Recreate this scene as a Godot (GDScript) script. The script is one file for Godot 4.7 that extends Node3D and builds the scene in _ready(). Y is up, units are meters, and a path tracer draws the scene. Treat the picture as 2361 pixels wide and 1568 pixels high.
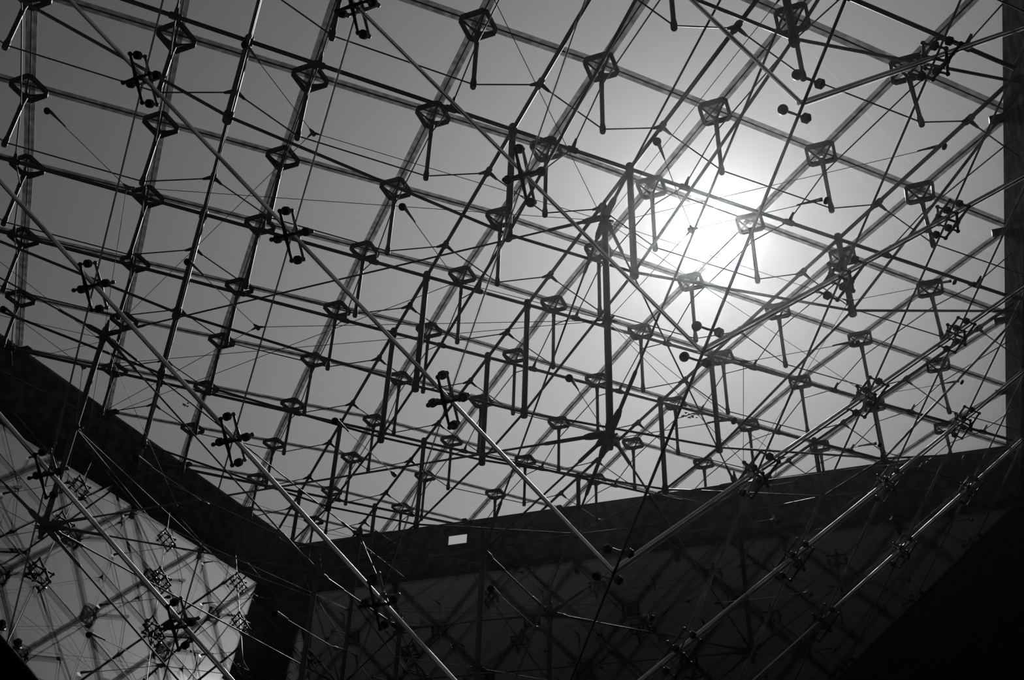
extends Node3D

# An inverted glass pyramid under a shallow glazed roof, seen from below and outside it.
# Units: one step of the glass lattice. Apex of the pyramid at the origin, y up.

const H := 1.1561            # rise of one lattice level of the pyramid
const ROOF_TOP := 9.3815     # height of the roof glass over the apex
const ROOF_FALL := 0.0535    # how much the roof glass drops per step towards its eaves
const CAM_AT := Vector3(-10.03945, 0.59647, 5.11861)
const FOCAL := 2335.6        # focal length in pixels of the 2361 x 1568 frame
const FRAME := Vector2(2361, 1568)
const TIE_Y := 8.21          # feet of the roof posts
const CHORD_Y := 8.56        # top tubes of the roof trusses
const WALL_END_Y := 8.38
const CN := Vector3(-1, H, 1)     # corner edges of the pyramid: near, left, right, far
const CL := Vector3(-1, H, -1)
const CR := Vector3(1, H, 1)
const CF := Vector3(1, H, -1)
const ORD := ["zeroth", "first", "second", "third", "fourth", "fifth", "sixth", "seventh", "eighth", "ninth", "tenth", "eleventh", "twelfth", "thirteenth", "fourteenth"]

var cam_right: Vector3
var cam_up: Vector3
var cam_fw: Vector3
var M := {}
var tube_mesh: ArrayMesh
var box_mesh: BoxMesh
var taken := {}
var shared := {}


func _ready() -> void:
	# ---- camera
	var yaw := 1.97725
	var pitch := 0.59774
	var roll := 0.04008
	cam_fw = Vector3(sin(yaw) * cos(pitch), sin(pitch), cos(yaw) * cos(pitch))
	var r0 := Vector3(-cos(yaw), 0, sin(yaw))
	var u0 := r0.cross(cam_fw)
	cam_right = r0 * cos(roll) + u0 * sin(roll)
	cam_up = -r0 * sin(roll) + u0 * cos(roll)
	var cam := Camera3D.new()
	cam.name = "camera"
	cam.transform = Transform3D(Basis(cam_right, cam_up, -cam_fw), CAM_AT)
	cam.fov = rad_to_deg(2.0 * atan(FRAME.y / 2.0 / FOCAL))
	cam.near = 0.05
	cam.far = 400.0
	add_child(cam)
	cam.current = true
	# ---- sky, sun, exposure
	var sun_dir := pixel_ray(1640, 535)
	var env := Environment.new()
	env.background_mode = Environment.BG_SKY
	env.sky = Sky.new()
	var pano := PanoramaSkyMaterial.new()
	pano.panorama = sky_picture(sun_dir)
	env.sky.sky_material = pano
	env.tonemap_mode = Environment.TONE_MAPPER_LINEAR
	env.tonemap_exposure = 1.0
	env.sdfgi_enabled = true
	env.ssao_enabled = true
	env.ssil_enabled = true
	# thin dusty air that glows towards the sun
	env.volumetric_fog_enabled = true
	env.volumetric_fog_density = 0.00033
	env.volumetric_fog_albedo = Color(1, 1, 1)
	env.volumetric_fog_anisotropy = 0.94
	var we := WorldEnvironment.new()
	we.name = "environment"
	we.environment = env
	add_child(we)
	var sun := DirectionalLight3D.new()
	sun.name = "sun"
	sun.light_energy = 1.5
	sun.light_angular_distance = 1.2
	sun.shadow_enabled = true
	add_child(sun)
	sun.look_at_from_position(sun_dir * 50.0, Vector3.ZERO, Vector3.UP)

	make_materials()
	tube_mesh = lathe([Vector2(0, 0), Vector2(1, 0), Vector2(1, 1), Vector2(0, 1)], 12)
	box_mesh = BoxMesh.new()
	# ---- large structure
	build_room()
	build_roof_glass()
	build_pyramid_glass()
	# ---- things
	build_trusses()
	build_roof_brackets()
	build_roof_ties()
	build_centre_masts()
	build_pyramid_fittings()
	build_leaves()


# ------------------------------------------------------------------ sky

func sky_picture(sun_dir: Vector3) -> ImageTexture:
	var w := 1024
	var h := 512
	var data := PackedFloat32Array()
	data.resize(w * h * 3)
	for y in h:
		var th := PI * (y + 0.5) / h
		for x in w:
			var ph := TAU * (x + 0.5) / w
			var d := Vector3(sin(th) * sin(ph), cos(th), -sin(th) * cos(ph))
			var a := rad_to_deg(acos(clampf(d.dot(sun_dir), -1, 1)))
			# hazy air: an even veil and the aureole round the sun
			var lift := 0.88 * exp(-0.024 * (clampf(rad_to_deg(PI / 2 - th), 10.0, 70.0) - 38.0))
			var v := lift * (0.052 + 0.38 * exp(-pow(a / 29.0, 2)) + 1.05 * exp(-a / 6.0)) + 12.0 * exp(-pow(a / 1.4, 2))
			var k := (y * w + x) * 3
			data[k] = v
			data[k + 1] = v
			data[k + 2] = v
	var im := Image.create_from_data(w, h, false, Image.FORMAT_RGBF, data.to_byte_array())
	return ImageTexture.create_from_image(im)


# ------------------------------------------------------------------ view helpers (only used to word the labels)

func pixel_ray(x: float, y: float) -> Vector3:
	return (cam_fw + cam_right * ((x - FRAME.x / 2) / FOCAL) - cam_up * ((y - FRAME.y / 2) / FOCAL)).normalized()


func pixel(p: Vector3) -> Vector2:
	var d := p - CAM_AT
	var z := d.dot(cam_fw)
	if z < 0.05:
		return Vector2(-9999, -9999)
	return Vector2(FRAME.x / 2 + FOCAL * d.dot(cam_right) / z, FRAME.y / 2 - FOCAL * d.dot(cam_up) / z)


func seen(p: Vector3, margin := 0.0) -> bool:
	var q := pixel(p)
	return q.x > -margin and q.x < FRAME.x + margin and q.y > -margin and q.y < FRAME.y + margin


func overshoot(p: Vector3) -> Array:
	# the edge of the view that a point lies beyond, and how far
	var q := pixel(p)
	var over := {"left": -q.x, "top": -q.y, "right": q.x - FRAME.x, "bottom": q.y - FRAME.y}
	if q.x < -9000:
		return ["near", -(p - CAM_AT).dot(cam_fw) * 1000.0 + 5000.0]
	var edge := "left"
	for k in over:
		if over[k] > over[edge]:
			edge = k
	return [edge, over[edge]]


func outside(p: Vector3, all: Array) -> String:
	var mine := overshoot(p)
	var rank := 1
	for q in all:
		if not seen(q):
			var o := overshoot(q)
			if o[0] == mine[0] and o[1] < mine[1] - 0.01:
				rank += 1
	return "%s out of view past %s edge" % [number_word(rank), mine[0]]


func kept(p: Vector3) -> bool:
	# repeats far outside the view are left out
	return seen(p, 900)


func lines_in_view(ends: Array) -> Array:
	var out := []
	for k in ends.size():
		for t in 40:
			if seen(ends[k][0].lerp(ends[k][1], t / 39.0)):
				out.append(k)
				break
	return out


# ------------------------------------------------------------------ materials

func metal(called: String, grey: float, metallic: float, rough: float) -> StandardMaterial3D:
	var m := StandardMaterial3D.new()
	m.resource_name = called
	var g := Color(grey, grey, grey).linear_to_srgb()
	m.albedo_color = g
	m.metallic = metallic
	m.roughness = rough
	return m


func make_materials() -> void:
	M.dark = metal("dark_steel", 0.034, 0.0, 0.5)
	M.dark_rough = metal("dark_casting", 0.03, 0.0, 0.6)
	M.black = metal("black_fitting", 0.022, 0.0, 0.5)
	M.black.metallic_specular = 0.3
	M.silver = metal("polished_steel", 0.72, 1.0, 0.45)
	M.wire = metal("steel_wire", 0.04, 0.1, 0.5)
	for k in ["dark", "dark_rough", "wire"]:
		M[k].metallic_specular = 0.3
	M.gasket = metal("black_gasket", 0.035, 0.0, 0.8)
	M.seal = metal("grey_sealant", 0.045, 0.0, 0.5)
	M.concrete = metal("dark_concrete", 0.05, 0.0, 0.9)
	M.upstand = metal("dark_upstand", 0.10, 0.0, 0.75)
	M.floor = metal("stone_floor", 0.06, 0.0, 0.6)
	M.leaf = metal("dry_leaf", 0.05, 0.0, 0.9)
	var grain := FastNoiseLite.new()
	grain.seed = 5
	grain.frequency = 0.02
	grain.fractal_octaves = 5
	var gt := NoiseTexture2D.new()
	gt.noise = grain
	gt.width = 512
	gt.height = 512
	gt.seamless = true
	var ramp := Gradient.new()
	ramp.set_color(0, Color(0.55, 0.55, 0.55))
	ramp.set_color(1, Color(1, 1, 1))
	gt.color_ramp = ramp
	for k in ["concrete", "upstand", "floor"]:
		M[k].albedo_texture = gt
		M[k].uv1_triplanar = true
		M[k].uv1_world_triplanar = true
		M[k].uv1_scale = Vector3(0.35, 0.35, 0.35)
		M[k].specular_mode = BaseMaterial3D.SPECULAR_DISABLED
	# glass
	var g := StandardMaterial3D.new()
	g.resource_name = "clear_glass"
	g.transparency = BaseMaterial3D.TRANSPARENCY_ALPHA
	g.albedo_color = Color(1, 1, 1, 0.0)
	g.roughness = 0.0
	g.metallic_specular = 0.5
	M.glass = g
	var wave := FastNoiseLite.new()
	wave.seed = 11
	wave.frequency = 0.008
	wave.fractal_octaves = 2
	var wt := NoiseTexture2D.new()
	wt.noise = wave
	wt.width = 512
	wt.height = 512
	wt.seamless = true
	wt.as_normal_map = true
	wt.bump_strength = 1.0
	var gw: StandardMaterial3D = g.duplicate()
	gw.resource_name = "rolled_glass"
	gw.normal_enabled = true
	gw.normal_texture = wt
	gw.normal_scale = 0.014
	gw.uv1_triplanar = true
	gw.uv1_world_triplanar = true
	gw.uv1_scale = Vector3(0.3, 0.3, 0.3)
	M.glass_wavy = gw
	# dirty sealing band over the joints of the roof
	var b := StandardMaterial3D.new()
	b.resource_name = "dirty_band"
	b.transparency = BaseMaterial3D.TRANSPARENCY_ALPHA
	b.albedo_color = Color(0.35, 0.35, 0.35, 1.0)
	var grime := FastNoiseLite.new()
	grime.seed = 21
	grime.frequency = 0.03
	grime.fractal_octaves = 4
	var bt := NoiseTexture2D.new()
	bt.noise = grime
	bt.width = 256
	bt.height = 256
	bt.seamless = true
	var br := Gradient.new()
	br.set_color(0, Color(1, 1, 1, 0.3))
	br.set_color(1, Color(0.7, 0.7, 0.7, 0.68))
	bt.color_ramp = br
	b.albedo_texture = bt
	b.uv1_triplanar = true
	b.uv1_world_triplanar = true
	b.uv1_scale = Vector3(0.9, 0.9, 0.9)
	b.roughness = 0.8
	M.band = b


# ------------------------------------------------------------------ mesh helpers

func lathe(profile: Array, sides: int) -> ArrayMesh:
	# profile: (radius, height) from bottom to top, turned round the y axis
	var st := SurfaceTool.new()
	st.begin(Mesh.PRIMITIVE_TRIANGLES)
	add_lathe(st, profile, sides, Transform3D.IDENTITY)
	st.generate_normals()
	return st.commit()


func add_lathe(st: SurfaceTool, profile: Array, sides: int, xf: Transform3D, group := 1) -> void:
	for k in profile.size() - 1:
		var a: Vector2 = profile[k]
		var b: Vector2 = profile[k + 1]
		st.set_smooth_group(group + k)
		for s in sides:
			var t0 := TAU * s / sides
			var t1 := TAU * (s + 1) / sides
			var p00 := xf * Vector3(a.x * cos(t0), a.y, a.x * sin(t0))
			var p01 := xf * Vector3(a.x * cos(t1), a.y, a.x * sin(t1))
			var p10 := xf * Vector3(b.x * cos(t0), b.y, b.x * sin(t0))
			var p11 := xf * Vector3(b.x * cos(t1), b.y, b.x * sin(t1))
			if a.x > 0.0:
				for p in [p00, p01, p11]:
					st.add_vertex(p)
			if b.x > 0.0:
				for p in [p00, p11, p10]:
					st.add_vertex(p)


func add_ball(st: SurfaceTool, at: Vector3, r: float, group := 50) -> void:
	var prof := []
	for k in 7:
		var t := -PI / 2 + PI * k / 6.0
		prof.append(Vector2(maxf(0.0, r * cos(t)) if k > 0 and k < 6 else 0.0, r * sin(t)))
	for k in 6:
		add_lathe(st, [prof[k], prof[k + 1]], 10, Transform3D(Basis.IDENTITY, at), group)


func frame_y(dir: Vector3) -> Basis:
	# an orthonormal basis whose y axis runs along dir
	var y := dir.normalized()
	var x := y.cross(Vector3(0.31, 0.2, 0.93)).normalized()
	if absf(y.dot(Vector3(0.31, 0.2, 0.93).normalized())) > 0.98:
		x = y.cross(Vector3.RIGHT).normalized()
	return Basis(x, y, x.cross(y).normalized())


func along(p: Vector3, q: Vector3, r: float) -> Transform3D:
	# the unit tube put between two points
	var b := frame_y(q - p)
	return Transform3D(Basis(b.x * r, b.y * (q - p).length(), b.z * r), p)


func add_box(st: SurfaceTool, lo: Vector3, hi: Vector3) -> void:
	var bm := BoxMesh.new()
	bm.size = hi - lo
	st.append_from(bm, 0, Transform3D(Basis.IDENTITY, (lo + hi) / 2))


func prism(points: Array, normal: Vector3, thick: float) -> ArrayMesh:
	# a flat convex plate round the origin of its points
	var st := SurfaceTool.new()
	st.begin(Mesh.PRIMITIVE_TRIANGLES)
	st.set_smooth_group(-1)
	var n := normal.normalized()
	var pts := points.duplicate()
	var turn: Vector3 = (pts[1] - pts[0]).cross(pts[2] - pts[0])
	if turn.dot(n) > 0:
		pts.reverse()
	var up := n * thick / 2
	var c := pts.size()
	for k in range(1, c - 1):
		for p in [pts[0] + up, pts[k] + up, pts[k + 1] + up]:
			st.add_vertex(p)
		for p in [pts[0] - up, pts[k + 1] - up, pts[k] - up]:
			st.add_vertex(p)
	for k in c:
		var a: Vector3 = pts[k]
		var b: Vector3 = pts[(k + 1) % c]
		for p in [a + up, a - up, b - up, a + up, b - up, b + up]:
			st.add_vertex(p)
	st.generate_normals()
	return st.commit()


# ------------------------------------------------------------------ naming

func numbered(called: String) -> String:
	var n: int = taken.get(called, 0)
	taken[called] = n + 1
	return called if n == 0 else "%s_%03d" % [called, n]


func thing(called: String, label: String, category: String, at: Vector3, group := "") -> Node3D:
	var o := Node3D.new()
	o.name = numbered(called)
	o.position = at
	o.set_meta("label", label)
	if category != "":
		o.set_meta("category", category)
	if group != "":
		o.set_meta("group", group)
	add_child(o)
	return o


func part(called: String, mesh: Mesh, mat: Material, parent: Node3D, xf := Transform3D.IDENTITY) -> MeshInstance3D:
	var o := MeshInstance3D.new()
	o.name = called
	o.mesh = mesh
	o.material_override = mat
	o.transform = xf
	parent.add_child(o, true)
	return o


func setting(called: String, label: String) -> Node3D:
	var o := Node3D.new()
	o.name = called
	o.set_meta("kind", "structure")
	o.set_meta("label", label)
	add_child(o)
	return o


func slab(called: String, label: String, st: SurfaceTool, mat: Material) -> void:
	var o := MeshInstance3D.new()
	o.name = called
	o.mesh = st.commit()
	o.material_override = mat
	o.set_meta("kind", "structure")
	o.set_meta("label", label)
	add_child(o)


func tubes(called: String, points: Array, r: float, mat: Material, parent: Node3D) -> void:
	for k in points.size() - 1:
		part(called, tube_mesh, mat, parent, along(points[k] - parent.position, points[k + 1] - parent.position, r))


# ------------------------------------------------------------------ room

func begin() -> SurfaceTool:
	var st := SurfaceTool.new()
	st.begin(Mesh.PRIMITIVE_TRIANGLES)
	return st


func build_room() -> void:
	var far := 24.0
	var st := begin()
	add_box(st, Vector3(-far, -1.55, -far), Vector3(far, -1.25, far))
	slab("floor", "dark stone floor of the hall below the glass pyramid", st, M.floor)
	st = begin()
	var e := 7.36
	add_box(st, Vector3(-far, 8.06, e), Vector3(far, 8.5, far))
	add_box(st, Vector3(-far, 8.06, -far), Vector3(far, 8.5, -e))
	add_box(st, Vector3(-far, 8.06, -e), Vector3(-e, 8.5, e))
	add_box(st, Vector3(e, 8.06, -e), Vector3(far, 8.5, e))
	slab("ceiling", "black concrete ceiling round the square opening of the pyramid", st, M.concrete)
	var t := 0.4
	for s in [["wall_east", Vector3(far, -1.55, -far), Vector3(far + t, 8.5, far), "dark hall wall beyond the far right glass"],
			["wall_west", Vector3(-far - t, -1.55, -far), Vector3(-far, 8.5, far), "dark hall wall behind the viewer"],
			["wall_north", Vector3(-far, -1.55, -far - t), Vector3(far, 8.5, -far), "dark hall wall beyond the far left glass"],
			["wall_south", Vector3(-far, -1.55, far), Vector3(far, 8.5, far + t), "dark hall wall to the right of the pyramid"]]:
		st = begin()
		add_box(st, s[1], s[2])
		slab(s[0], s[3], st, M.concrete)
	# the upstand: a low wall that carries the glazed roof over the opening
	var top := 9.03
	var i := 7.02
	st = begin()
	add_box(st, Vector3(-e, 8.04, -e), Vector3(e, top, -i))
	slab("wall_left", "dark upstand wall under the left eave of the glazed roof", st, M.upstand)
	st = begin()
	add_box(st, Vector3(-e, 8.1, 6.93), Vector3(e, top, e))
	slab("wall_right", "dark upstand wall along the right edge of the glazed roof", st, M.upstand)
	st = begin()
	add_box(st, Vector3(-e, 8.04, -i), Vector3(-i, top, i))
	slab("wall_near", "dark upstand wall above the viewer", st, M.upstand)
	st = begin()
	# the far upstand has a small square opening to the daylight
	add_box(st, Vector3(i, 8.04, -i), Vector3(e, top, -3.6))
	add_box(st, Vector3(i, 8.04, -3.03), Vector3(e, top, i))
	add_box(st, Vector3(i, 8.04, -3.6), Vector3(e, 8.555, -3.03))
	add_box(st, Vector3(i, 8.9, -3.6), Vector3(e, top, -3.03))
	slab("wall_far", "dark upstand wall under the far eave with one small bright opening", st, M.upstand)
	# eave stubs: short bars that stick out of the upstand where each glass joint ends
	for s in 4:
		var rot := Basis(Vector3.UP, s * PI / 2)
		for z in range(-5, 6, 2):
			var p := rot * Vector3(7.03, 0, z)
			p.y = roof_y(7, 0) - 0.07
			if not seen(p):
				continue
			var o := thing("eave_bracket", eave_label(p), "bracket", p, "stub brackets along the eaves")
			part("bar", box_mesh, M.dark_rough, o, Transform3D(rot * Basis.from_scale(Vector3(0.26, 0.055, 0.09)), rot * Vector3(-0.13, 0, 0)))
			part("foot_plate", box_mesh, M.dark_rough, o, Transform3D(rot * Basis.from_scale(Vector3(0.03, 0.11, 0.14)), rot * Vector3(-0.015, -0.02, 0)))


func eave_label(p: Vector3) -> String:
	var wall := "right"
	var list := []
	for z in range(-5, 6, 2):
		var q := p
		if absf(p.x) > 6.5:
			wall = "far" if p.x > 0 else "near"
			q.z = z
		else:
			wall = "left" if p.z < 0 else "right"
			q.x = z
		if seen(q):
			list.append(pixel(q))
	var rank := 1
	for q in list:
		if (wall == "right" and q.y < pixel(p).y - 1) or (wall != "right" and q.x < pixel(p).x - 1):
			rank += 1
	return "short stub bracket under the %s eave, %s from the %s of those in view" % [wall, ORD[rank], "top" if wall == "right" else "left"]


# ------------------------------------------------------------------ roof glass

func roof_y(x: float, z: float) -> float:
	return ROOF_TOP - ROOF_FALL * maxf(absf(x), absf(z))


func roof_point(x: float, z: float) -> Vector3:
	return Vector3(x, roof_y(x, z), z)


func build_roof_glass() -> void:
	var o := setting("ceiling_glazing", "shallow glazed roof of square grey panes over the pyramid")
	var meshes := {}
	for x in range(-7, 8):
		for z in range(-7, 8):
			if (x + z) % 2 == 0 or (absi(x) == 7 and absi(z) == 7):
				continue
			var pts := []
			for d in [Vector2(1, 0), Vector2(0, 1), Vector2(-1, 0), Vector2(0, -1)]:
				if absf(x + d.x) < 7.5 and absf(z + d.y) < 7.5:
					pts.append(roof_point(x + d.x, z + d.y))
			var c := roof_point(x, z)
			var key := "%s%s%s" % [signi(x) if absi(x) > absi(z) else 0, signi(z) if absi(z) > absi(x) else 0, pts.size()]
			if not meshes.has(key):
				var g := Vector3.ZERO
				for p in pts:
					g += p
				g /= pts.size()
				var local := []
				for p in pts:
					local.append((p - g) * 0.988 + g - c)
				var n: Vector3 = (pts[1] - pts[0]).cross(pts[2] - pts[0]).normalized()
				meshes[key] = prism(local, n if n.y > 0 else -n, 0.03)
			part("pane", meshes[key], M.glass, o, Transform3D(Basis.IDENTITY, c))
	# joints: a dirty sealing band with a black gasket in the middle
	for x in range(-7, 8):
		for z in range(-7, 8):
			if (x + z) % 2 != 0:
				continue
			for d in [Vector2(1, 1), Vector2(1, -1)]:
				var e: Vector2 = Vector2(x, z) + d
				if absf(e.x) > 7.5 or absf(e.y) > 7.5:
					continue
				var a := roof_point(x, z)
				var b := roof_point(e.x, e.y)
				var y := (b - a).normalized()
				var side := y.cross(Vector3.UP).normalized()
				var up := side.cross(y)
				var mid := (a + b) / 2 - up * 0.022
				var band := part("joint", box_mesh, M.band, o, Transform3D(Basis(side * 0.115, up * 0.008, y * (b - a).length()), mid))
				part("gasket", box_mesh, M.gasket, band, Transform3D(Basis.from_scale(Vector3(0.10, 1.6, 1.0)), Vector3(0, -0.3, 0)))


# ------------------------------------------------------------------ pyramid glass

func faces() -> Array:
	# name, corner A, corner B, which corner its rods run along, outward normal, inward level direction
	return [
		{"a": CN, "b": CL, "rods": "b", "out": Vector3(-7 * H, -7, 0), "short": "left near slope", "name": "left near glass slope", "inward": Vector3(1, 0, 0), "near": true},
		{"a": CN, "b": CR, "rods": "b", "out": Vector3(0, -7, 7 * H), "short": "right near slope", "name": "right near glass slope", "inward": Vector3(0, 0, -1), "near": true},
		{"a": CL, "b": CF, "rods": "a", "out": Vector3(0, -7, -7 * H), "short": "lower left far slope", "name": "far glass slope at the lower left", "inward": Vector3(0, 0, 1), "near": false},
		{"a": CR, "b": CF, "rods": "b", "out": Vector3(7 * H, -7, 0), "short": "lower right far slope", "name": "far glass slope at the lower right", "inward": Vector3(-1, 0, 0), "near": false},
	]


func build_pyramid_glass() -> void:
	var num := 0
	for f in faces():
		num += 1
		var o := setting("window_%d" % num, "%s of the inverted pyramid, made of diamond panes" % f.name)
		var a: Vector3 = f.a
		var b: Vector3 = f.b
		var n: Vector3 = f.out.normalized()
		var c4 := (a + b) / 2
		var rhomb := prism([(Vector3.ZERO - c4) * 0.988, (a - c4) * 0.988, (a + b - c4) * 0.988, (b - c4) * 0.988], n, 0.03)
		var c3 := (a + b) / 3
		var tri := prism([(Vector3.ZERO - c3) * 0.985, (a - c3) * 0.985, (b - c3) * 0.985], n, 0.03)
		var mat: Material = M.glass if f.near else M.glass_wavy
		for i in 7:
			for j in 7 - i:
				if i + j < 6:
					part("pane", rhomb, mat, o, Transform3D(Basis.IDENTITY, a * i + b * j + c4))
				else:
					part("pane", tri, mat, o, Transform3D(Basis.IDENTITY, a * i + b * j + c3))
		for i in range(1, 7):
			for w in [[a * i, a * i + b * (7 - i)], [b * i, b * i + a * (7 - i)]]:
				var y: Vector3 = w[1] - w[0]
				var side := y.cross(n).normalized()
				part("joint", box_mesh, M.seal, o, Transform3D(Basis(side * 0.0045, y, n * 0.018), (w[0] + w[1]) / 2))
	num = 0
	for e in [["near", CN], ["left", CL], ["right", CR], ["far", CF]]:
		num += 1
		var t := setting("trim_%d" % num, "slim steel edge along the %s corner of the pyramid" % e[0])
		part("edge_strip", tube_mesh, M.dark, t, along(Vector3.ZERO, e[1] * 7.0, 0.011))


# ------------------------------------------------------------------ roof trusses

func lattice(a: float, b: float, y: float) -> Vector3:
	return Vector3(a + b, y, a - b)


func mast_foot(a: float, b: float) -> float:
	var k := [absf(a), absf(b)]
	k.sort()
	if k[1] < 1.0:
		return 6.91
	if k[1] < 3.0:
		return 7.1 if k[0] < 1.0 else 7.5
	return 7.6


func build_trusses() -> void:
	var lines := [-4.5, -2.5, -0.5, 0.5, 2.5, 4.5]
	var clamp_mesh := lathe([Vector2(0, -0.06), Vector2(0.03, -0.06), Vector2(0.036, -0.045), Vector2(0.036, 0.045), Vector2(0.03, 0.06), Vector2(0, 0.06)], 12)
	var lug := lathe([Vector2(0, 0), Vector2(0.026, 0), Vector2(0.013, 0.11), Vector2(0, 0.11)], 8)
	for way in 2:
		var words: String = ["running down to the right, %s from the top right", "running down to the left, %s from the left"][way]
		var spans := []
		for c in lines:
			var w: float = 7.0 - absf(c)
			spans.append([lattice(-w, c, CHORD_Y), lattice(w, c, CHORD_Y)] if way == 0 else [lattice(c, -w, CHORD_Y), lattice(c, w, CHORD_Y)])
		var in_view := lines_in_view(spans)
		for c in lines:
			var reach := 7.0 - absf(c)
			var p := func(t: float, y: float) -> Vector3: return lattice(t, c, y) if way == 0 else lattice(c, t, y)
			var at_line := in_view.find(lines.find(c))
			var which: String = words % ORD[at_line + 1] if at_line >= 0 else "hidden outside the view"
			var o := thing("truss_tube", "dark upper truss tube " + which, "tube", p.call(-reach, CHORD_Y), "upper truss tubes under the roof")
			part("tube", tube_mesh, M.dark, o, along(Vector3.ZERO, p.call(reach, CHORD_Y) - o.position, 0.0225))
			var dir: Vector3 = (p.call(1, 0) - p.call(0, 0)).normalized()
			for t in range(-6, 7):
				if absf(t) > reach - 0.4:
					continue
				var q: Vector3 = p.call(t, CHORD_Y) - o.position
				part("clamp", clamp_mesh, M.dark_rough, o, Transform3D(frame_y(dir), q))
				for s in [-1, 1]:
					var out: Vector3 = (dir.cross(Vector3.UP) * s + Vector3(0, -0.7 if way == 1 else 0.75, 0)).normalized()
					part("lug", lug, M.dark_rough, o, Transform3D(frame_y(out), q + out * 0.02))
			# the lower chord bends at each mast
			var low := [p.call(-reach, WALL_END_Y)]
			for t in lines:
				if absf(t) < reach - 1.0 and not (absf(t) > 4 and absf(c) > 1) and not (absf(c) > 4 and absf(t) > 1):
					low.append(p.call(t, mast_foot(t, c)))
			low.append(p.call(reach, WALL_END_Y))
			var l := thing("truss_rod", "slender bowed lower truss rod " + which, "rod", low[0], "bowed lower rods of the roof trusses")
			tubes("rod", low, 0.0155, M.dark, l)
	# masts between the upper tubes and the lower rods
	var cap := lathe([Vector2(0, -0.07), Vector2(0.04, -0.07), Vector2(0.047, -0.055), Vector2(0.047, 0.045), Vector2(0.036, 0.07), Vector2(0, 0.07)], 14)
	var spots := []
	for a in lines:
		for b in lines:
			if absf(a) > 4 and absf(b) > 1 or absf(b) > 4 and absf(a) > 1:
				continue
			spots.append(lattice(a, b, CHORD_Y))
	var list := []
	for s in spots:
		if seen(s):
			list.append(s)
	list.sort_custom(func(u, v): return pixel(u).x < pixel(v).x)
	for s in spots:
		var a: float = (s.x + s.z) / 2
		var b: float = (s.x - s.z) / 2
		var foot := mast_foot(a, b)
		var at := list.find(s)
		var label := "short upright truss post, " + outside(s, spots)
		if at >= 0:
			label = "short upright truss post between roof tubes, %s from the left by its top" % number_word(at + 1)
		var o := thing("truss_post", label, "post", Vector3(s.x, foot, s.z), "upright posts of the roof trusses")
		part("tube", tube_mesh, M.dark, o, along(Vector3.ZERO, Vector3(0, CHORD_Y - foot, 0), 0.036))
		part("foot_collar", cap, M.dark_rough, o)
		part("head_collar", cap, M.dark_rough, o, Transform3D(Basis.IDENTITY, Vector3(0, CHORD_Y - foot, 0)))


func number_word(n: int) -> String:
	if n < ORD.size():
		return ORD[n]
	var units := ["", "first", "second", "third", "fourth", "fifth", "sixth", "seventh", "eighth", "ninth"]
	var teens := {15: "fifteenth", 16: "sixteenth", 17: "seventeenth", 18: "eighteenth", 19: "nineteenth", 20: "twentieth", 30: "thirtieth", 40: "fortieth"}
	if teens.has(n):
		return teens[n]
	return {2: "twenty", 3: "thirty", 4: "forty"}[n / 10] + "-" + units[n % 10]


# ------------------------------------------------------------------ roof brackets

func bracket_frame() -> ArrayMesh:
	# a square cast ring with cut corners; its corners lie under the glass joints
	var st := begin()
	st.set_smooth_group(-1)
	var outer := []
	var inner := []
	var s := 0.165
	var cut := 0.045
	var s2 := 0.13
	for k in 4:
		var rot := Basis(Vector3.UP, k * PI / 2)
		outer.append(rot * Vector3(s, 0, -(s - cut)))
		outer.append(rot * Vector3(s, 0, s - cut))
		inner.append(rot * Vector3(s2, 0, -(s2 - cut * 0.5)))
		inner.append(rot * Vector3(s2, 0, s2 - cut * 0.5))
	# Basis(UP) turns x towards -z: put the corners in order round the ring
	outer.sort_custom(func(u, v): return atan2(u.z, u.x) < atan2(v.z, v.x))
	inner.sort_custom(func(u, v): return atan2(u.z, u.x) < atan2(v.z, v.x))
	var up := Vector3(0, 0.026, 0)
	for k in 8:
		var a: Vector3 = outer[k]
		var b: Vector3 = outer[(k + 1) % 8]
		var c: Vector3 = inner[(k + 1) % 8]
		var d: Vector3 = inner[k]
		for quad in [[a + up, b + up, c + up, d + up], [d - up, c - up, b - up, a - up], [a - up, b - up, b + up, a + up], [c - up, d - up, d + up, c + up]]:
			for v in [0, 1, 2, 0, 2, 3]:
				st.add_vertex(quad[v])
	st.generate_normals()
	return st.commit()


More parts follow.
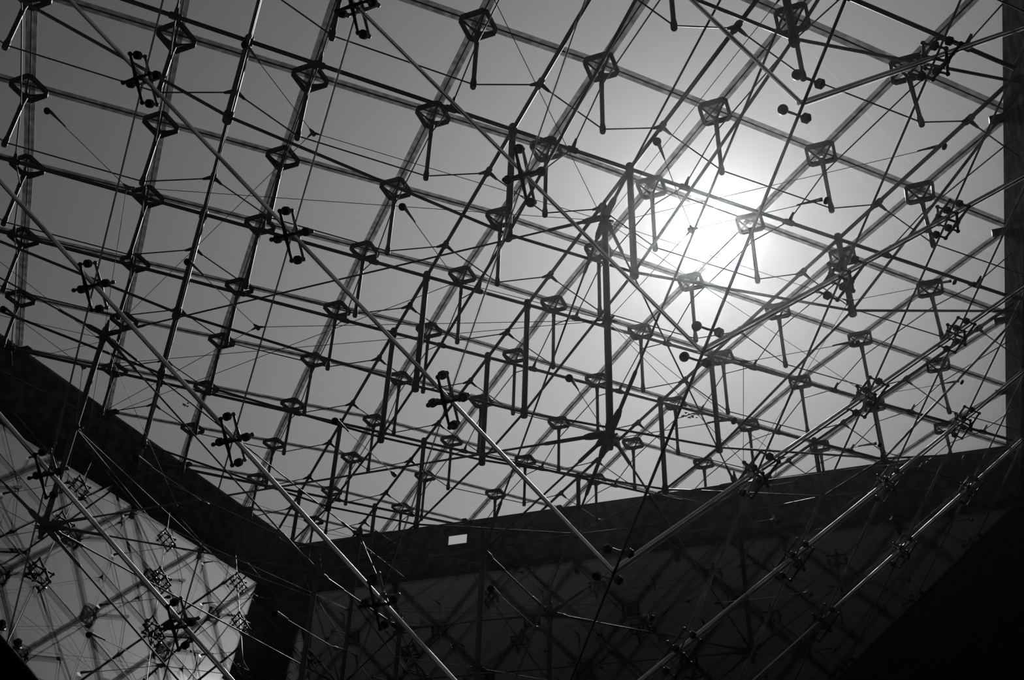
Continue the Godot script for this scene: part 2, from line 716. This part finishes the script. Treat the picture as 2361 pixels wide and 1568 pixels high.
func build_roof_brackets() -> void:
	var ring := bracket_frame()
	var arm := lathe([Vector2(0, 0), Vector2(0.021, 0), Vector2(0.0105, 0.45), Vector2(0.012, 1), Vector2(0, 1)], 10)
	var hub := lathe([Vector2(0, -0.3), Vector2(0.016, -0.3), Vector2(0.019, -0.2), Vector2(0.026, -0.1), Vector2(0.032, -0.02), Vector2(0.03, 0.02), Vector2(0.018, 0.045), Vector2(0, 0.05)], 14)
	var collar := lathe([Vector2(0, -0.045), Vector2(0.026, -0.045), Vector2(0.026, 0.02), Vector2(0.018, 0.045), Vector2(0, 0.045)], 14)
	var foot := lathe([Vector2(0, -0.05), Vector2(0.026, -0.05), Vector2(0.032, -0.035), Vector2(0.033, 0.02), Vector2(0.023, 0.09), Vector2(0, 0.09)], 14)
	var rows := []
	for b in range(-6, 7):
		for a in range(-6, 7):
			if absi(a + b) <= 6 and absi(a - b) <= 6 and seen(lattice(a, b, roof_y(a + b, a - b))):
				if not b in rows:
					rows.append(b)
	rows.sort()
	var tops := []
	for b in range(-6, 7):
		for a in range(-6, 7):
			if absi(a + b) <= 6 and absi(a - b) <= 6:
				tops.append(roof_point(a + b, a - b))
	for b in range(-6, 7):
		var shown := []
		for a in range(-6, 7):
			if absi(a + b) <= 6 and absi(a - b) <= 6 and seen(lattice(a, b, roof_y(a + b, a - b))):
				shown.append(a)
		for a in range(-6, 7):
			if absi(a + b) > 6 or absi(a - b) > 6:
				continue
			var top := roof_point(a + b, a - b)
			if not kept(top):
				continue
			var label := "square roof bracket with hanging post, " + outside(top, tops)
			if a in shown:
				label = "square roof bracket with hanging post, %s from left in the %s slanting row from top" % [ORD[shown.find(a) + 1], ORD[rows.find(b) + 1]]
			var o := thing("roof_bracket", label, "bracket", Vector3(top.x, TIE_Y, top.z), "square brackets holding up the roof glass")
			var h := top.y - TIE_Y
			part("frame", ring, M.dark_rough, o, Transform3D(Basis.IDENTITY, Vector3(0, h - 0.068, 0)))
			var hub_at := Vector3(0, h - 0.19, 0)
			for k in 4:
				var tip := Basis(Vector3.UP, PI / 4 + k * PI / 2) * Vector3(0.19, 0, 0) + Vector3(0, h - 0.075, 0)
				var bs := frame_y(tip - hub_at)
				part("arm", arm, M.dark_rough, o, Transform3D(Basis(bs.x, bs.y * (tip - hub_at).length(), bs.z), hub_at))
			part("hub", hub, M.dark_rough, o, Transform3D(Basis.IDENTITY, hub_at))
			part("collar", collar, M.dark_rough, o, Transform3D(Basis.IDENTITY, Vector3(0, h - 0.36, 0)))
			part("post", tube_mesh, M.dark, o, along(Vector3.ZERO, Vector3(0, h - 0.34, 0), 0.0235))
			part("foot", foot, M.dark_rough, o)


func build_roof_ties() -> void:
	var chords := [-4.5, -2.5, -0.5, 0.5, 2.5, 4.5]
	for way in 2:
		var spans := []
		for r in range(-6, 7):
			var w := 7.0 - absi(r)
			spans.append([lattice(-w, r, TIE_Y), lattice(w, r, TIE_Y)] if way == 0 else [lattice(r, -w, 8.9), lattice(r, w, 8.9)])
		var in_view := lines_in_view(spans)
		for r in range(-6, 7):
			if not r + 6 in in_view:
				continue
			var stops := []
			var reach := 7 - absi(r)
			for t in range(-reach, reach + 1):
				stops.append(float(t))
			for c in chords:
				if absf(c) < reach and absf(r) < 6.6 - absf(c):
					stops.append(c)
			stops.sort()
			var pts := []
			for t in stops:
				var chord := absf(t - roundf(t)) > 0.25
				var p: Vector3 = lattice(t, r, 0) if way == 0 else lattice(r, t, 0)
				if chord:
					p.y = CHORD_Y + (-0.02 if way == 0 else 0.02)
				elif way == 0:
					p.y = TIE_Y
				else:
					p.y = minf(roof_y(p.x, p.z) - 0.36, 8.9)
				pts.append(p)
			var words: String = ["through bracket post feet, running down right, %s from the top right", "between bracket post collars, running down left, %s from the left"][way]
			var o := thing("zigzag_tie", "thin zigzag tie " + words % ORD[in_view.find(r + 6) + 1], "tie rod", pts[0], "zigzag ties of the roof")
			tubes("rod", pts, 0.0075, M.wire, o)


# ------------------------------------------------------------------ the eight masts inside the pyramid and their rods

func build_centre_masts() -> void:
	var tall := {Vector2(-3, 3): "tall dark mast in the middle of the view, pointed at both ends", Vector2(-3, -3): "tall dark mast at the left, in front of the left upstand", Vector2(3, 3): "tall dark mast at lower right, seen through the right glass", Vector2(3, -3): "tall dark mast at the far corner, left of the lower middle"}
	var low := {Vector2(-1, -1): "lower dark mast beside the dark far corner, leftmost of the inner four", Vector2(1, -1): "lower dark mast behind the clamp at the lower middle, second of the inner four", Vector2(-1, 1): "lower dark mast in the lower middle, third of the inner four", Vector2(1, 1): "lower dark mast right of the lower middle, rightmost of the inner four"}
	for k in tall:
		centre_mast(k, 4.53, 7.23, [7.03, 5.82, 4.68], tall[k], 0.031)
	for k in low:
		centre_mast(k, 2.2, 4.9, [4.7, 3.49, 2.36], low[k], 0.031)
	var short := {Vector2(-3, 3): "the middle mast", Vector2(-3, -3): "the left mast", Vector2(3, 3): "the right mast", Vector2(3, -3): "far corner mast",
		Vector2(-1, -1): "leftmost inner mast", Vector2(1, -1): "second inner mast", Vector2(-1, 1): "third inner mast", Vector2(1, 1): "rightmost inner mast"}
	var corner := {Vector2(-3, 3): "near", Vector2(-3, -3): "left", Vector2(3, 3): "right", Vector2(3, -3): "far"}
	var pairs := [[Vector2(-3, 3), Vector2(-3, -3)], [Vector2(-3, 3), Vector2(3, 3)], [Vector2(3, 3), Vector2(3, -3)], [Vector2(3, -3), Vector2(-3, -3)]]
	for p in pairs:
		var a: Vector2 = p[0]
		var b: Vector2 = p[1]
		tie(a, 7.03, b, 7.03, "level rod from the top of %s to the top of %s" % [short[a], short[b]])
		tie(a, 4.68, b, 4.68, "level rod from the foot of %s to the foot of %s" % [short[a], short[b]])
		tie(a / 3, 4.7, b / 3, 4.7, "level rod from the top of %s to the top of %s" % [short[a / 3], short[b / 3]])
		tie(a / 3, 2.36, b / 3, 2.36, "level rod from the foot of %s to the foot of %s" % [short[a / 3], short[b / 3]])
	for a in tall:
		tie(a, 7.03, a / 3, 4.7, "sloping rod from the top of %s to the top of %s" % [short[a], short[a / 3]])
		tie(a, 4.68, a / 3, 4.7, "level rod from the foot of %s to the top of %s" % [short[a], short[a / 3]])
		tie(a, 4.68, a / 3, 2.36, "sloping rod from the foot of %s to the foot of %s" % [short[a], short[a / 3]])
		tie(a, 7.03, a * 6.95 / 3, 8.9, "rising rod from the top of %s to the %s roof corner" % [short[a], corner[a]])
		tie(a, 4.68, a * 6.95 / 3, 8.8, "rising rod from the foot of %s to the %s roof corner" % [short[a], corner[a]])
		tie(a / 3, 2.36, Vector2.ZERO, 0.35, "sloping rod from the foot of %s to the pyramid point" % short[a / 3])


func centre_mast(at: Vector2, foot: float, tip: float, hubs: Array, label: String, r: float) -> void:
	var o := thing("centre_mast", label, "mast", Vector3(at.x, foot, at.y))
	var n := tip - foot
	if not shared.has("mast_tip"):
		shared.mast_tip = lathe([Vector2(0, -0.32), Vector2(0.031, -0.32), Vector2(0.031, -0.16), Vector2(0.026, -0.12), Vector2(0.024, -0.06), Vector2(0.016, -0.05), Vector2(0.014, 0.0), Vector2(0.011, 0.005), Vector2(0, 0.006)], 16)
		shared.mast_foot = lathe([Vector2(0, 0), Vector2(0.02, 0), Vector2(0.024, 0.01), Vector2(0.033, 0.16), Vector2(0.033, 0.26), Vector2(0, 0.26)], 16)
		shared.hub = lathe([Vector2(0, -0.09), Vector2(0.036, -0.09), Vector2(0.04, -0.07), Vector2(0.04, 0.07), Vector2(0.036, 0.09), Vector2(0, 0.09)], 16)
		shared.ring = lathe([Vector2(0, -0.03), Vector2(0.04, -0.03), Vector2(0.046, -0.012), Vector2(0.046, 0.012), Vector2(0.04, 0.03), Vector2(0, 0.03)], 16)
		shared.eye = lathe([Vector2(0, 0), Vector2(0.014, 0), Vector2(0.009, 0.05), Vector2(0, 0.05)], 8)
	part("shaft", tube_mesh, M.dark, o, along(Vector3(0, 0.2, 0), Vector3(0, n - 0.25, 0), r))
	part("tip", shared.mast_tip, M.dark_rough, o, Transform3D(Basis.IDENTITY, Vector3(0, n, 0)))
	part("foot", shared.mast_foot, M.dark_rough, o)
	for k in 3:
		var y: float = hubs[k] - foot
		var mid: bool = k == 1
		var m := part("ring" if mid else "hub", shared.ring if mid else shared.hub, M.dark_rough, o, Transform3D(Basis.IDENTITY, Vector3(0, y, 0)))
		for e in 6:
			var d := Vector3(cos(e * PI / 3), 0, sin(e * PI / 3))
			part("eye", shared.eye, M.dark_rough, m, Transform3D(frame_y(d), d * 0.035 + Vector3(0, -0.04 if not mid else 0.0, 0)))


func tie(a: Vector2, ya: float, b: Vector2, yb: float, label: String) -> void:
	var p := Vector3(a.x, ya, a.y)
	var q := Vector3(b.x, yb, b.y)
	var o := thing("tie_rod", label, "tie rod", p, "rods between the masts of the pyramid")
	var d := (q - p).normalized()
	var n := (q - p).length()
	if not shared.has("fork"):
		shared.fork = lathe([Vector2(0, 0.02), Vector2(0.026, 0.02), Vector2(0.031, 0.05), Vector2(0.031, 0.17), Vector2(0.022, 0.22), Vector2(0, 0.22)], 12)
		shared.sleeve = lathe([Vector2(0, 0.2), Vector2(0.0165, 0.2), Vector2(0.0165, 0.56), Vector2(0.012, 0.58), Vector2(0, 0.58)], 12)
	part("rod", tube_mesh, M.wire, o, along(d * 0.1, d * (n - 0.1), 0.0095))
	for s in 2:
		var bs := frame_y(d if s == 0 else -d)
		var at := Vector3.ZERO if s == 0 else d * n
		part("fork", shared.fork, M.dark_rough, o, Transform3D(bs, at))
		part("sleeve", shared.sleeve, M.dark, o, Transform3D(bs, at))


# ------------------------------------------------------------------ fittings of the pyramid glass

func cross_mesh() -> ArrayMesh:
	var st := begin()
	for k in 4:
		var n := 0.2 if k % 2 == 0 else 0.132
		var d := Vector3(1, 0, 0) if k == 0 else Vector3(0, 0, 1) if k == 1 else Vector3(-1, 0, 0) if k == 2 else Vector3(0, 0, -1)
		add_lathe(st, [Vector2(0.019, 0.0), Vector2(0.0135, n * 0.35), Vector2(0.0105, n - 0.01)], 10, Transform3D(frame_y(d), Vector3.ZERO), 1)
		add_ball(st, d * n, 0.0195, 60 + k)
	add_ball(st, Vector3.ZERO, 0.026, 80)
	st.generate_normals()
	return st.commit()


func build_pyramid_fittings() -> void:
	var cross := cross_mesh()
	# one clamping disc goes through each pane, with a lip on both sides
	var pad := lathe([Vector2(0, -0.036), Vector2(0.012, -0.036), Vector2(0.016, -0.025), Vector2(0.03, -0.022), Vector2(0.0355, -0.017), Vector2(0.0355, -0.004), Vector2(0.032, 0.0), Vector2(0.0355, 0.004), Vector2(0.0355, 0.017), Vector2(0.03, 0.022), Vector2(0.016, 0.025), Vector2(0.012, 0.036), Vector2(0, 0.036)], 20)
	var post := tube_mesh
	var proto: Node3D = null
	for f in faces():
		var a: Vector3 = f.a
		var b: Vector3 = f.b
		var n: Vector3 = f.out.normalized()
		var along_a: bool = f.rods == "a"
		# silver rods over the joints
		var rods := []
		for k in range(1, 7):
			var s: Vector3 = (b if along_a else a) * k
			var e: Vector3 = s + (a if along_a else b) * (7 - k)
			rods.append([k, s, e])
		var shown_rods := []
		for r in rods:
			for t in 60:
				if seen(r[1].lerp(r[2], t / 59.0)):
					shown_rods.append(r[0])
					break
		shown_rods.sort()
		shown_rods.reverse()
		for r in rods:
			var k: int = r[0]
			if not k in shown_rods and not kept(r[1].lerp(r[2], 0.5)):
				continue
			var where := "hidden outside the view" if not k in shown_rods else "%s from the top" % ORD[shown_rods.find(k) + 1]
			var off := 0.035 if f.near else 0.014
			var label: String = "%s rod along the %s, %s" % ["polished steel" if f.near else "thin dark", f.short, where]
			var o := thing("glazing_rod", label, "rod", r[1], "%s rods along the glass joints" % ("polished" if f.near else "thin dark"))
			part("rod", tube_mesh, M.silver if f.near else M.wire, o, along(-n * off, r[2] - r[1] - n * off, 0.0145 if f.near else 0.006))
		# cross clamps at every crossing of joints
		var crossings := []
		for k in range(1, 7):
			for j in range(1, 7 - k):
				crossings.append((b * k + a * j) if along_a else (a * k + b * j))
		for k in range(1, 7):
			var shown := []
			for j in range(1, 7 - k):
				var p: Vector3 = (b * k + a * j) if along_a else (a * k + b * j)
				if seen(p):
					shown.append(j)
			for j in range(1, 7 - k):
				var p: Vector3 = (b * k + a * j) if along_a else (a * k + b * j)
				if not kept(p):
					continue
				var label := "four-armed glass clamp, %s, %s" % [f.short, outside(p, crossings)]
				if j in shown:
					label = "four-armed glass clamp, %s, %s rod from top, %s from its upper end" % [f.short, ORD[maxi(1, shown_rods.find(k) + 1)], ORD[shown.size() - shown.find(j)]]
				var o: Node3D
				if proto == null:
					o = thing("cross_clamp", label, "clamp", p, "four-armed clamps of the glass pyramid")
					for s in [-1, 1]:
						part("cross", cross, M.black, o, Transform3D(Basis.IDENTITY, Vector3(0, 0.094 * s, 0)))
					part("axle", post, M.black, o, along(Vector3(0, -0.094, 0), Vector3(0, 0.094, 0), 0.012))
					for q in [Vector3(0.2, 0, 0), Vector3(-0.2, 0, 0), Vector3(0, 0, 0.132), Vector3(0, 0, -0.132)]:
						part("spindle", post, M.black, o, along(q - Vector3(0, 0.094, 0), q + Vector3(0, 0.094, 0), 0.0095))
						part("disc", pad, M.black, o, Transform3D(Basis.IDENTITY, q))
					proto = o
				else:
					o = proto.duplicate()
					o.name = numbered("cross_clamp")
					o.set_meta("label", label)
					add_child(o)
				var fall: Vector3 = (a + b).normalized()
				o.transform = Transform3D(Basis(fall, n, fall.cross(n).normalized()), p)
		# round buttons at the middle of every diamond pane, each with a stay that runs level into the pyramid
		build_stays(f, pad)
	# corner clamps: on both sides of every corner node, above and below
	var pin := lathe([Vector2(0, 0), Vector2(0.02, 0), Vector2(0.009, 0.055), Vector2(0.009, 0.5), Vector2(0, 0.5)], 10)
	for e in [["near", CN, CL, CR], ["left", CL, CF, CN], ["right", CR, CN, CF], ["far", CF, CR, CL]]:
		var c: Vector3 = e[1]
		var nodes := []
		for i in range(1, 7):
			nodes.append(c * i)
		for i in range(1, 7):
			if not kept(c * i):
				continue
			for up in 2:
				var ends := []
				for s in 2:
					var other: Vector3 = e[2 + s]
					var fall: Vector3 = (c + other).normalized()
					var level: Vector3 = (other - c).normalized()
					ends.append([c * i + (fall * 0.2 if up == 1 else level * 0.132), c.cross(other) * (1 if s == 0 else -1)])
				var p: Vector3 = (ends[0][0] + ends[1][0]) / 2
				var label := "pair of glass discs, %s corner edge, %s one %s" % [e[0], "upper" if up == 1 else "lower", outside(c * i, nodes)]
				if seen(c * i):
					var rank := 1
					for m in range(i + 1, 7):
						if seen(c * m):
							rank += 1
					label = "pair of glass discs on a pin, %s corner edge, %s one at %s node down" % [e[0], "upper" if up == 1 else "lower", ORD[rank]]
				var o := thing("corner_clamp", label, "clamp", p, "disc clamps along the corner edges")
				for s in 2:
					var q: Vector3 = ends[s][0] - p
					var out: Vector3 = ends[s][1].normalized()
					if out.dot(Vector3(c.x, -c.y, c.z)) < 0:
						out = -out
					part("disc", pad, M.black, o, Transform3D(frame_y(out), q))
					var inner := q - out * 0.03
					var bs := frame_y(-inner)
					part("pin", pin, M.black, o, Transform3D(Basis(bs.x, bs.y * inner.length() * 2.0, bs.z), inner))


func build_stays(f: Dictionary, pad: Mesh) -> void:
	var a: Vector3 = f.a
	var b: Vector3 = f.b
	var n: Vector3 = f.out.normalized()
	var inward: Vector3 = f.inward
	if not shared.has("stay_cone"):
		shared.stay_cone = lathe([Vector2(0, 0), Vector2(0.016, 0), Vector2(0.013, 0.05), Vector2(0.005, 0.19), Vector2(0, 0.19)], 10)
		shared.yoke = lathe([Vector2(0, -0.05), Vector2(0.006, -0.05), Vector2(0.02, 0.0), Vector2(0.02, 0.03), Vector2(0, 0.03)], 10)
		shared.yoke_arm = lathe([Vector2(0, 0), Vector2(0.014, 0), Vector2(0.006, 0.08), Vector2(0, 0.08)], 8)
		shared.button = lathe([Vector2(0, 0), Vector2(0.03, 0), Vector2(0.03, 0.012), Vector2(0.022, 0.02), Vector2(0, 0.022)], 20)
	var middles := []
	for level in range(1, 7):
		for i in level:
			middles.append(a * (i + 0.5) + b * (level - i - 0.5))
	for level in range(1, 7):
		var shown := []
		for i in level:
			if seen(a * (i + 0.5) + b * (level - i - 0.5)):
				shown.append(i)
		for i in level:
			var j := level - 1 - i
			var p: Vector3 = a * (i + 0.5) + b * (j + 0.5)
			if not kept(p):
				continue
			var label := "wire stay with round button, %s, %s" % [f.short, outside(p, middles)]
			if i in shown:
				var row_rank := 1
				for m in range(level + 1, 7):
					for q in m:
						if seen(a * (q + 0.5) + b * (m - q - 0.5)):
							row_rank += 1
							break
				var rank := 1
				for q in shown:
					if pixel(a * (q + 0.5) + b * (level - q - 0.5)).x < pixel(p).x - 0.5:
						rank += 1
				label = "wire stay with round button, %s, %s from left in %s pane row" % [f.short, ORD[rank], ORD[row_rank]]
			var o := thing("pane_stay", label, "wire stay", p, "wire stays of the glass panes")
			part("button", shared.button, M.black, o, Transform3D(frame_y(n), n * 0.015))
			part("cone", shared.stay_cone, M.dark_rough, o, Transform3D(frame_y(inward), -n * 0.012))
			part("wire", tube_mesh, M.wire, o, along(inward * 0.17, inward * 0.98, 0.003))
			if level == 1:
				continue
			# from the yoke two wires go on to the masts of the same height
			var tip := p + inward
			var ring := 3.0 if level >= 4 else 1.0
			var lateral: float = p.dot(inward.cross(Vector3.UP))
			if absf(absf(lateral) - ring) < 0.1 and level == 6:
				part("wire", tube_mesh, M.wire, o, along(inward * 0.9, inward * 2.95, 0.003))
				continue
			part("yoke", shared.yoke, M.dark_rough, o, Transform3D(frame_y(inward), inward))
			if level == 4 or level == 2:
				continue
			var y: float = {6: 6.98, 5: 5.82, 3: 3.49}[level]
			var targets := []
			for s in [-1, 1]:
				var side: Vector3 = inward.cross(Vector3.UP) * s
				var t: Vector3 = -inward * ring + side * ring + Vector3(0, y, 0)
				targets.append(t)
			for t in targets:
				if absf(lateral) > ring + 0.5 and signf(lateral) != signf(t.dot(inward.cross(Vector3.UP))):
					continue
				var d: Vector3 = (t - tip).normalized()
				part("yoke_arm", shared.yoke_arm, M.dark_rough, o, Transform3D(frame_y(d), inward))
				part("wire", tube_mesh, M.wire, o, along(inward + d * 0.05, t - p - d * 0.04, 0.003))


# ------------------------------------------------------------------ litter on the roof

func build_leaves() -> void:
	var rng := RandomNumberGenerator.new()
	rng.seed = 4
	for k in 2:
		var at: Vector3 = [Vector3(4.56, 0, 2.16), Vector3(1.41, 0, -5.71)][k]
		at.y = roof_y(at.x, at.z) + 0.016
		var o := thing("leaf_clump", ["ragged clump of dry leaves lying on the roof glass right of the middle mast", "small scrap of dry leaf lying on the roof glass at the left"][k], "leaves", at)
		var count: int = [16, 4][k]
		var spread: float = [0.11, 0.035][k]
		for c in count:
			var st := begin()
			st.set_smooth_group(-1)
			var n := rng.randf_range(0.05, 0.09)
			var w := n * 0.4
			var lift := n * 0.25
			for tri in [[Vector3(0, 0, 0), Vector3(n * 0.5, lift, w), Vector3(n * 0.5, lift * 0.4, 0)], [Vector3(n * 0.5, lift, w), Vector3(n, 0.004, 0), Vector3(n * 0.5, lift * 0.4, 0)], [Vector3(0, 0, 0), Vector3(n * 0.5, lift * 0.4, 0), Vector3(n * 0.5, lift, -w)], [Vector3(n * 0.5, lift, -w), Vector3(n * 0.5, lift * 0.4, 0), Vector3(n, 0.004, 0)]]:
				for v in tri:
					st.add_vertex(v)
				for v in [tri[0], tri[2], tri[1]]:
					st.add_vertex(v - Vector3(0, 0.002, 0))
			st.generate_normals()
			part("leaf", st.commit(), M.leaf, o, Transform3D(Basis(Vector3.UP, rng.randf() * TAU), Vector3(rng.randfn(0, spread), 0.003 * c * 0.3, rng.randfn(0, spread))))
